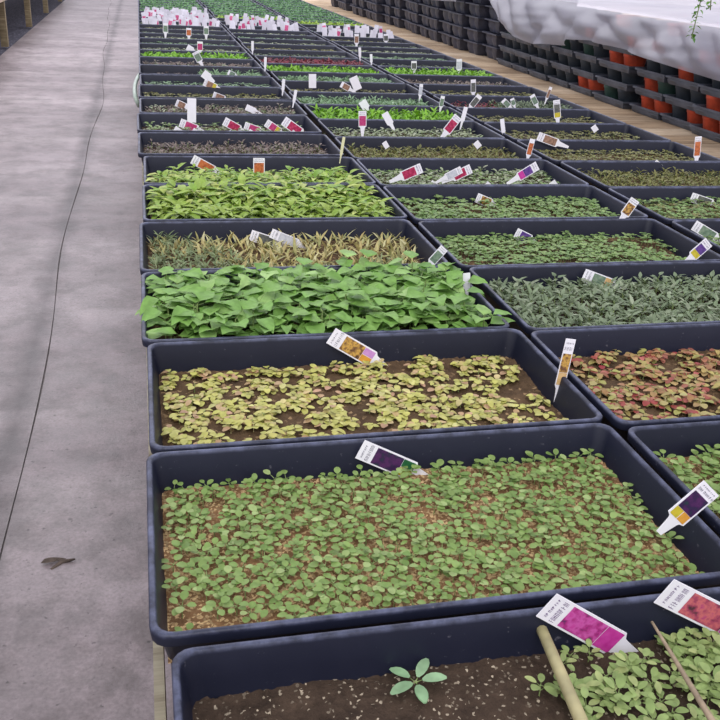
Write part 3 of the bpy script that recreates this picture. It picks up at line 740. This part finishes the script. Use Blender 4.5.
MID = [
 (176, 102.5, 189, 108.5, 7, 'brown', 'tilted tag with a brown picture beside a blank upright white card'),
 (191.7, 98.3, 191.7, 118.5, 8.8, None, 'blank upright white card in the grey-brown tenth left tray'),
 (246, 107, 259, 113, 6, None, 'tilted white tag at the right of the grey-brown tenth left tray'),
 (213, 95, 229, 101, 7, 'brown', 'tilted tag with a brown picture in the eleventh left tray'),
 (204, 82, 221, 90, 7, 'brown', 'tilted tag with brown picture and yellow foot in the twelfth left tray'),
 (203, 73, 212, 80, 8, None, 'plain white tag just behind the yellow footed tag'),
 (228, 72, 238, 77, 5, 'green', 'small tag among mint green seedlings of the thirteenth left tray'),
 (200, 41.5, 200, 54, 5.5, 'rose', 'upright tag with a pink picture behind the lime green left tray'),
 (195, 52, 202, 65, 6.5, 'green', 'white and green tag in front of the lime green left tray'),
 (187, 47, 195, 52, 6, None, 'white tag lying left of the upright pink tag'),
 (165.5, 23.3, 165.5, 36, 5, 'green', 'upright white tag, leftmost of three before the crowded white tags'),
 (188.8, 28, 188.8, 39, 5, 'orange', 'upright white tag with orange picture, middle of three before the crowded tags'),
 (206.2, 26, 206.2, 38, 5, 'green', 'upright white tag, rightmost of three before the crowded white tags'),
 (312.5, 74, 312.5, 85, 7.5, None, 'blank white square tag in the mint green twelfth middle tray'),
 (353, 77, 357, 87, 8.5, None, 'white tag leaning in the mint green twelfth middle tray, right of the square one'),
 (341, 84, 353, 91, 6, 'brown', 'tag with a brown picture lying in the eleventh middle tray'),
 (283.8, 79, 282.5, 94, 3, None, 'narrow white stick tag where left and middle columns meet, by the twelfth left tray'),
 (296, 90, 293, 106, 3, None, 'narrow white stick tag between left and middle columns by the eleventh left tray'),
 (265.5, 57, 265, 71, 2.6, None, 'narrow stick tag left of the wine red seedlings'),
 (252.5, 41, 252.5, 54, 2.6, None, 'narrow stick tag behind the right end of the lime green left tray'),
 (362.5, 111, 362.5, 133, 8, 'rose', 'upright tag with a rose picture in the yellow-green ninth middle tray'),
 (384.5, 113, 393, 128, 7, None, 'plain white tag leaning in the yellow-green ninth middle tray'),
 (362, 101, 368, 111, 8, None, 'plain white tag behind the upright rose tag'),
 (458.5, 116.5, 441.5, 138, 9, 'red', 'tag with a dark red picture leaning right at the ninth middle tray end'),
 (466, 107, 461, 126, 4.2, None, 'narrow white tag right of the dark red tag'),
 (421.5, 84, 419.5, 100, 3.6, 'grey', 'narrow pale tag at the right end of the eleventh middle tray'),
 (443, 96, 440, 111, 4.2, 'green', 'narrow yellowish tag at the right end of the tenth middle tray'),
 (480, 95.5, 467.5, 111, 6, 'dark', 'tag with a grey picture leaning right in the seventh right tray'),
 (414, 61, 414, 72.5, 5.5, 'dark', 'upright tag with a dark picture in the bright green right tray'),
 (459.3, 59, 459, 73.5, 5.6, 'grey', 'upright pale tag at the right end of the bright green right tray'),
 (356.7, 34, 356.5, 47, 4.6, 'brown', 'upright brownish tag, left of two far tags over the right column'),
 (386, 34, 386, 44, 4.8, 'dark', 'upright dark tag, right of two far tags over the right column'),
 (359.7, 47.5, 360, 60, 2.6, None, 'narrow white stick tag below the upright brownish far tag'),
 (371, 54, 371.5, 65, 2.6, None, 'narrow white stick tag left of the bright green right tray'),
 (473.3, 79.5, 473.3, 98, 5.2, 'dark', 'upright tag with a dark picture in the eighth right tray'),
 (532, 95, 538, 108, 5.4, 'green', 'white tag leaning left near the right end of the seventh right tray'),
 (503, 100, 512, 109, 5.4, 'green', 'white tag, first of two leaning among red seedlings'),
 (512, 98.5, 515, 108, 4.2, 'green', 'white tag, second of two leaning among red seedlings'),
 (556.5, 100, 558, 125, 7, 'dark', 'upright tag with a dark picture and yellow foot near the board walkway'),
 (551, 87, 545, 103, 3, 'brown', 'thin tag leaning over the tray edge onto the boards'),
 (502, 119, 504, 137, 4.2, None, 'plain narrow white tag at the left end of the sixth right tray'),
 (532.8, 139, 526.5, 162, 5.4, 'orange', 'narrow yellowish tag leaning at the left end of the fourth right tray'),
 (538, 136, 565, 146, 8.5, 'brown', 'brown see-through looking tag leaning in the fifth right tray'),
 (698.5, 136.5, 696, 165, 6.8, 'orange', 'upright tag with orange picture at the right end of the fourth right tray'),
 (635.5, 199.5, 620, 221, 10.2, 'coleus', 'tag with a brown flower leaning right at the right end of the fifth middle tray'),
 (691, 197, 720, 207, 9.5, 'dark', 'tilted tag with a dark picture in the second right tray'),
 (694, 225, 724, 243, 10.5, 'green', 'tilted tag with a grey-green print in the nearest right tray'),
 (709, 242, 686, 262, 11.5, 'violet', 'violet tag with yellow foot at the right end of the fourth middle tray'),
 (583.3, 275, 624, 290, 13.5, 'green', 'tilted tag with a green picture in the silvery seedling tray'),
 (515.5, 233, 536, 243, 11, 'violet', 'tilted tag with a dark violet picture in the fourth middle tray'),
 (476.5, 197.5, 497, 206, 9.5, 'coleus', 'tilted tag with a brown picture in the fifth middle tray'),
 (421.6, 167.8, 394, 180, 10, 'red', 'red flower tag leaning right, leftmost in the sixth middle tray'),
 (471, 168.5, 446, 180.5, 9.5, 'red', 'dark red flower tag leaning right, second in the sixth middle tray'),
 (461.5, 169.5, 440, 180.5, 7.5, 'grey', 'whitish tag partly behind the dark red tag'),
 (537.5, 165.5, 511, 181.5, 9.2, 'violet', 'purple and magenta flower tag leaning right in the sixth middle tray'),
 (430, 183.5, 440, 190, 8, None, 'white tag back, first of three along the front of the sixth middle tray'),
 (491, 184, 485, 191, 9, None, 'white tag back, second of three along the front of the sixth middle tray'),
 (557, 183, 547, 191, 9, None, 'white tag back, third of three along the front of the sixth middle tray'),
 (475.5, 142, 479, 146.5, 6, None, 'white tag back in the dull grey-green eighth middle tray'),
 (593, 126, 596, 130.5, 5.5, None, 'white tag end at the right of the sixth right tray'),
 (655, 161.5, 660, 166.5, 5, None, 'tiny white tag end at the front of the fourth right tray'),
 (344, 137, 340, 161, 2.8, None, 'thin cream stick tag at the right end of the eighth left tray'),
 (384, 142, 387, 147, 5, None, 'white tag end at the left of the eighth middle tray'),
]
YF = {'twelfth left': 'yellow', 'violet tag with yellow': 'yellow', 'dark picture and yellow': 'yellow', 'purple and magenta': 'magenta', 'green picture in the silvery': 'tan'}
zr_ = lambda lab: not (' right at the' in lab or 'foot at the right' in lab)
for hx, hy, tx, ty, w, st, lab in MID:
    low = [c for k, c in YF.items() if k in lab] or None
    T(hx, hy, tx, ty, w, st, lab, low, face=0.3, square='card' in lab or 'square' in lab or 'tag end' in lab or 'tag back' in lab, mat=M_cream if 'cream' in lab else None, zb=ZR + 0.001 if 'stick' in lab else (ZR - 0.012 if hy < 172 else ZR - .006 if ' right at the' in lab or 'foot at the right' in lab else None), bury=0.006 if 'stick' in lab or hy >= 172 and zr_(lab) else 0.003 if 'tag end' in lab or 'tag back' in lab else 0.012)
# tags crowded together in the far rows
rr = np.random.default_rng(5)
def far_tags(col, Fl, x0, ks, per):
    for k in ks:
        for row in (0.16, 0.42):
            for i in range(per):
                if rr.uniform() < 0.12: continue
                X = x0 + 0.05 + 0.95 * (i + rr.uniform(0.1, 0.9)) / per; Y = Fl[k] + row + rr.uniform(-.05, .05)
                B = Vector((X * S, Y * S, ZR - SOIL))
                hgt = rr.uniform(0.062, 0.088); w = rr.uniform(0.022, 0.034); lean = rr.uniform(-.35, .35)
                mb = MB(); h = w / 2; th = .0005
                out = [(-h * .4, -.006), (h * .4, -.006), (h, hgt * .3), (h, hgt), (-h, hgt), (-h, hgt * .3)]; m = len(out)
                mb.add([(x, y, -th) for x, y in out] + [(x, y, th) for x, y in out], [tuple(range(m, 2 * m)), tuple(reversed(range(m)))] + [(a, (a + 1) % m, m + (a + 1) % m, m + a) for a in range(m)])
                pink = rr.uniform() < 0.3
                o = obj('plant_tag', mb.mesh('plant_tag', M_farwhite))
                tag(o, 'tiny white tag with a pink picture crowded in the far rows' if pink else 'tiny plain white tag crowded in the far rows', 'plant tag', 'pink pictured far tags' if pink else 'white far tags')
                o.matrix_world = Matrix.Translation(B) @ Matrix.Rotation(rr.uniform(-.5, .5), 4, 'Z') @ Matrix.Rotation(lean, 4, 'Y') @ Matrix.Rotation(math.radians(90 - rr.uniform(5, 25)), 4, 'X')
                if pink:
                    q = MB(); q.add([(-h * .8, hgt * .4, .0008), (h * .8, hgt * .4, .0008), (h * .8, hgt * .8, .0008), (-h * .8, hgt * .8, .0008)], [(0, 1, 2, 3)])
                    obj('flower_picture', q.mesh('flower_picture', PIC['rose']), o)
far_tags(0, F1, -0.03, (20, 21, 22, 23), 13)
far_tags(1, F2, X2, (20, 21, 22), 10)
far_tags(2, F3, X3, (19, 20), 7)

# ------------------------------------------------------------------ stacks of pots in shuttle trays
XS = 4.0 * S + 0.02
def lathe(prof, seg=24):
    return [[(r * math.cos(2 * math.pi * i / seg), r * math.sin(2 * math.pi * i / seg), z) for i in range(seg)] for r, z in prof]
def pot_mesh(name, mat):
    mb = MB(); prof = [(0.036, 0.0), (0.038, 0.0), (0.050, 0.056), (0.052, 0.056), (0.0535, 0.068), (0.053, 0.069), (0.0505, 0.067), (0.049, 0.055), (0.036, 0.004)]
    mb.rings(lathe(prof), True, True); return mb.mesh(name, mat, True, math.radians(40))
ME_POT = {'red': pot_mesh('pot_red', M_terra), 'black': pot_mesh('pot_black', M_blackpot), 'green': pot_mesh('pot_green', M_greenpot)}
def scallop(w, d, z, amp, nx, ny, seg=10):
    """rounded outline with bulges where the cups are: ny along y faces, nx along x faces"""
    P = []
    for side in range(4):
        n = nx if side in (1, 3) else ny
        for i in range(n * seg):
            f = i / (n * seg); b = amp * (abs(math.sin(math.pi * f * n)) - 1)
            if side == 0: P.append((w / 2 + b, -d / 2 + d * f, z))
            elif side == 1: P.append((w / 2 - w * f, d / 2 + b, z))
            elif side == 2: P.append((-w / 2 - b, d / 2 - d * f, z))
            else: P.append((-w / 2 + w * f, -d / 2 - b, z))
    return P
def shuttle_mesh(w, d, hgt, taper, flange, name, mat, am):
    mb = MB(); R = []
    for off, z, amp in ((taper, 0.0, am), (taper * 0.5, hgt * 0.5, am), (flange * 1.4, hgt - 0.009, am * .8), (flange * 1.2, hgt - 0.004, 0.006), (0.002, hgt - 0.004, 0.002), (0.0, hgt - 0.007, 0.001), (0, hgt, 0.001), (0.004, hgt + 0.0008, 0.001), (flange * 1.5, hgt, am * .3), (taper * 1.1, hgt * 0.5, am * .9), (taper * 1.3, 0.004, am)):
        R.append(scallop(w - 2 * off, d - 2 * off, z, amp, 4, 2))
    mb.rings(R, True, True); return mb.mesh(name, mat, True, math.radians(45))
W_S, D_S = 0.50, 0.242
ME_SHUT = shuttle_mesh(W_S, D_S, 0.030, 0.011, 0.006, 'shuttle_tray', M_shuttle, 0.003)
ME_DEEP = shuttle_mesh(0.52, 0.262, 0.074, 0.026, 0.010, 'deep_tray', M_deep, 0.012)
TIER = 0.0735
COLS = {0: ['red red', 'red red', 'black black', 'red red', 'black red'], 1: ['red red', 'red red', 'black black', 'red red', 'black red'], 2: ['red black', 'black black', 'black red', 'red black', 'black black'],
        3: ['red red', 'green red', 'black black', 'black red', 'red black'], 4: ['black green', 'black black', 'red red', 'red black', 'black red'], 5: ['red red', 'black black', 'black green', 'black red', 'black black']}
yb = [5.2, 5.7, 6.2, 6.68, 7.17, 7.9, 8.42, 8.94, 9.46, 9.97]
# listed pots run from the near one to the far one
for si, y in enumerate(yb):
    yc = y * S + 0.125; jx = random.uniform(-.015, .02)
    for ti in range(5):
        z = ZB + 0.001 + ti * TIER
        tr = obj('shuttle_tray', ME_SHUT); tr.location = (XS + W_S / 2 + jx + random.uniform(-.004, .004), yc + (0.05 if si == 4 else 0), z)
        if si == 4: tr.scale = (1, 1.25, 1)
        tag(tr, 'grey-black shuttle tray, %s up in the %s pot stack from the right' % (ORD[ti + 1], ORD[si + 1]), 'shuttle tray', 'shuttle trays in the pot stacks')
        cs = COLS.get(si, ['black black', 'black black', 'black green', 'black black', 'black black'])[ti].split()
        for pi, c in enumerate(cs):
            po = obj('flower_pot', ME_POT[c]); po.location = (tr.location.x - W_S / 2 + 0.070, tr.location.y + (-0.0545 if pi == 0 else 0.0545) * (1.2 if si == 4 else 1), z + 0.0044)
            nm = {'red': 'terracotta red', 'black': 'black', 'green': 'dark green'}[c]
            tag(po, '%s pot, %s of two, tray %s up, %s pot stack from right' % (nm, 'nearer' if pi == 0 else 'farther', ['one', 'two', 'three', 'four', 'five'][ti], ORD[si + 1]), 'flower pot', 'pots in the shuttle trays')
y = 10.66; si = 0
while y < 20.5:
    jx = random.uniform(-.03, .05); n = 6 if y < 13 else 5
    for ti in range(n):
        tr = obj('plant_tray', ME_DEEP); tr.location = (XS + 0.27 + jx + random.uniform(-.006, .006), y * S + 0.135, ZB + 0.001 + ti * 0.0752)
        tr.rotation_euler = (0, 0, random.uniform(-.02, .02))
        tag(tr, 'deep black plastic tray, %s up in the %s black stack past the pot stacks' % (ORD[ti + 1], ORD[si + 1]), 'plant tray', 'deep black trays in stacks')
    y += 0.56; si += 1

# ------------------------------------------------------------------ plastic sheets over the stacks
def sheetmat(lo, hi):
    m, nt, b = newmat('plastic_sheet', 0.3, 0.5)
    tc = N(nt, 'ShaderNodeTexCoord')
    n = noise(nt, 2.2, 5, tc.outputs['Object']); r = ramp(nt, n.outputs[0], [(0.3, (192, 190, 206)), (0.7, (228, 226, 236))])
    nt.links.new(r.outputs[0], b.inputs['Base Color'])
    t = N(nt, 'ShaderNodeBsdfTranslucent'); t.inputs['Color'].default_value = lin((225, 222, 236))
    tp = N(nt, 'ShaderNodeBsdfTransparent')
    m1 = N(nt, 'ShaderNodeMixShader'); m1.inputs[0].default_value = 0.35
    nt.links.new(b.outputs[0], m1.inputs[1]); nt.links.new(t.outputs[0], m1.inputs[2])
    m2 = N(nt, 'ShaderNodeMixShader')
    n2 = noise(nt, 2.0, 2, tc.outputs['Object']); r2 = ramp(nt, n2.outputs[0], [(0.35, lo), (0.65, hi)]); nt.links.new(r2.outputs[0], m2.inputs[0])
    nt.links.new(m1.outputs[0], m2.inputs[1]); nt.links.new(tp.outputs[0], m2.inputs[2])
    nt.links.new(m2.outputs[0], nt.nodes['Material Output'].inputs['Surface'])
    return m
M_sheet = sheetmat((96, 96, 96), (150, 150, 150)); M_drape = sheetmat((165, 165, 165), (188, 188, 188))
def sheet(y0, y1, hem, ztop, xback, label, seed):
    """hem(y) in metres above the bench; the sheet lies over the stacks and hangs down their aisle side"""
    r = np.random.default_rng(seed); ny = int((y1 - y0) / 0.03); nt_ = 70; nd = 22
    K = [(r.uniform(2, 14), r.uniform(1, 10), r.uniform(0, 6.28)) for _ in range(16)]
    V = []
    for j in range(ny + 1):
        y = y0 + (y1 - y0) * j / ny
        wr = lambda a, f: sum(math.sin(p * a * f + q * y * f + c) / (1 + 0.15 * p) for p, q, c in K) / 8
        zb = ZB + hem(y)
        for i in range(nd):
            f = i / nd; z = zb + (ztop - zb) * f
            out = 0.03 + 0.05 * (1 - f) * abs(math.sin(y * 6.5 + 1.5 * math.sin(y * 3.1) + f * 2.2)) ** 0.7 + 0.03 * abs(math.sin(y * 11 - f * 4 + math.sin(y * 2.3) * 2)) * f * (1 - f) * 4 + 0.012 * wr(z * 6, 2.0)
            if f > 0.8: out -= 0.03 * ((f - 0.8) / 0.2) ** 2
            V.append((XS - out, y, z))
        for i in range(nt_ + 1):
            f = (i / nt_) ** 1.7; x = XS - 0.004 + 0.02 * 0 + f * (xback - XS)
            V.append((x, y + 0.02 * wr(x, 1.0), ztop + 0.012 * min(1, f * 20) + 0.016 * wr(x, 1.6) * min(1, 0.25 + f * 8)))
    nx = nd + nt_ + 1
    Q = [(j * nx + i, (j + 1) * nx + i, (j + 1) * nx + i + 1, j * nx + i + 1) for j in range(ny) for i in range(nx - 1)]
    o = obj('plastic_sheet', quadmesh('plastic_sheet', np.array(V), np.array(Q), np.array([1 if i < nd else 0 for j in range(ny) for i in range(nx - 1)]), [M_sheet, M_drape])); return tag(o, label, 'plastic sheet')
def interp(pts): 
    xs, zs_ = [p[0] for p in pts], [p[1] for p in pts]
    return lambda y: float(np.interp(y, xs, zs_))
# hem heights measured along the front of the stacks (survey y -> metres)
hemA = interp([(v[0] * S, v[1]) for v in [(4.4, .21), (5.7, .215), (6.2, .225), (6.7, .235), (7.0, .24), (7.4, .25), (7.9, .25), (8.3, .235), (8.45, .20), (8.8, .19), (9.2, .17), (9.6, .19), (10.0, .25), (10.3, .33), (10.55, .375)]])
ztop = ZB + 0.392
sheet(4.2 * S, 10.56 * S, hemA, ztop, 6.15, 'white translucent plastic sheet draped over the pot stacks', 3)
hemB = interp([(v[0] * S, v[1]) for v in [(10.9, .43), (11.3, .36), (11.8, .30), (12.5, .285), (13.5, .285), (14.3, .31), (14.8, .36), (15.5, .40), (20.6, .42)]])
sheet(10.9 * S, 20.6 * S, hemB, ZB + 0.468, 6.15, 'white plastic sheet covering the farther black tray stacks', 9)

# ------------------------------------------------------------------ hanging plant
Pb = at_z(684, 37, 1.12)
dd = ray(684, 37); Pb = CAM + dd * 3.0
hb = empty('hanging_basket', (Pb.x + 0.10, Pb.y, Pb.z + 0.78)); tag(hb, 'trailing green plant hanging from above over the plastic sheet', 'hanging plant')
mb = MB(); mb.rings(lathe([(0.07, 0), (0.075, 0), (0.12, 0.13), (0.126, 0.13), (0.127, 0.145), (0.118, 0.145), (0.112, 0.12), (0.07, 0.02)]), True, True); obj('basket', mb.mesh('basket', M_blackpot, True, 0.7), hb)
for a in (0.3, 2.4, 4.5):
    mb = MB(); mb.tube([(0.118 * math.cos(a), 0.118 * math.sin(a), 0.14), (0, 0, 0.5)], 0.0015, 5); obj('hanger_wire', mb.mesh('hanger_wire', M_metal), hb)
mb = MB(); mb.tube([(0, 0, 0.5), (0, 0, 0.86)], 0.002, 5); obj('hanger_wire', mb.mesh('hanger_wire', M_metal), hb)
M_trail = leafmat('leaf_trailing', [(70, 120, 44), (104, 156, 62), (132, 178, 84), (88, 140, 54)])
def trail(x0, y0, x1, y1, z1, seed):
    r = np.random.default_rng(seed); P = []; pts = []
    for i in range(16):
        f = i / 15; x = x0 + (x1 - x0) * min(1, f * 6); y = y0 + (y1 - y0) * min(1, f * 6)
        zc = 0.14 + 0.03 * math.sin(min(1, f * 6) * math.pi) - (0.14 - z1) * max(0, (f - 0.1) / 0.9)
        pts.append((x + 0.012 * math.sin(f * 9 + seed), y + 0.01 * math.cos(f * 8), zc))
    n = 230
    for i in range(n):
        f = i / n * 15; k = min(14, int(f)); g = f - k; p = np.array(pts[k]) * (1 - g) + np.array(pts[k + 1]) * g
        v, q = leaf(r.uniform(.013, .021), r.uniform(.011, .016), 'ovate', 4, .25, .3, .004)
        P.append((rot(v, r.uniform(0, 6.28), r.uniform(-.7, .5)) + p, q, 0))
    st = MB(); st.tube(pts, 0.0016, 5); obj('stem', st.mesh('stem', M_stem, True), hb)
    V, Q, MI = merge(P); tag(obj('leaves', quadmesh('leaves', V, Q, MI, [M_trail]), hb), kind='stuff')
trail(0.02, -0.11, -0.10, -0.05, -0.78, 1); trail(0.03, -0.11, -0.075, -0.06, -0.70, 4)
mb = MB(); zt_ = hb.location.z + 0.87
mb.tube([(hb.location.x, -1, zt_), (hb.location.x, 14, zt_)], 0.014, 10); o = obj('trim_1', mb.mesh('trim_1', M_metal, True)); o['kind'] = 'structure'

# ------------------------------------------------------------------ light
w = bpy.data.worlds.new('world'); scene.world = w; w.use_nodes = True
nt = w.node_tree; bg = nt.nodes['Background']
tc = N(nt, 'ShaderNodeTexCoord'); sx = N(nt, 'ShaderNodeSeparateXYZ'); nt.links.new(tc.outputs['Generated'], sx.inputs[0])
r = ramp(nt, sx.outputs['Z'], [(0.0, (222, 214, 226)), (0.12, (228, 224, 236)), (0.6, (236, 236, 248)), (1.0, (240, 242, 252))])
nt.links.new(r.outputs[0], bg.inputs[0]); bg.inputs[1].default_value = 1.0
sd = bpy.data.lights.new('sky_glow', 'SUN'); sd.energy = 1.3; sd.angle = math.radians(50); sd.color = (1.0, 0.98, 0.97)
so = bpy.data.objects.new('sky_glow', sd); C.objects.link(so); so.rotation_euler = (math.radians(34), math.radians(-14), 0)
al = bpy.data.lights.new('far_fill', 'AREA'); al.energy = 330; al.shape = 'RECTANGLE'; al.size = 9; al.size_y = 7; al.color = (0.97, 0.96, 1.0)  # added fill to brighten the far end, not a fixture of the greenhouse
ao = bpy.data.objects.new('far_fill', al); C.objects.link(ao); ao.location = (0.5, 11.0, 5.0)
scene.view_settings.view_transform = 'Standard'; scene.view_settings.look = 'None'; scene.view_settings.exposure = 0.35
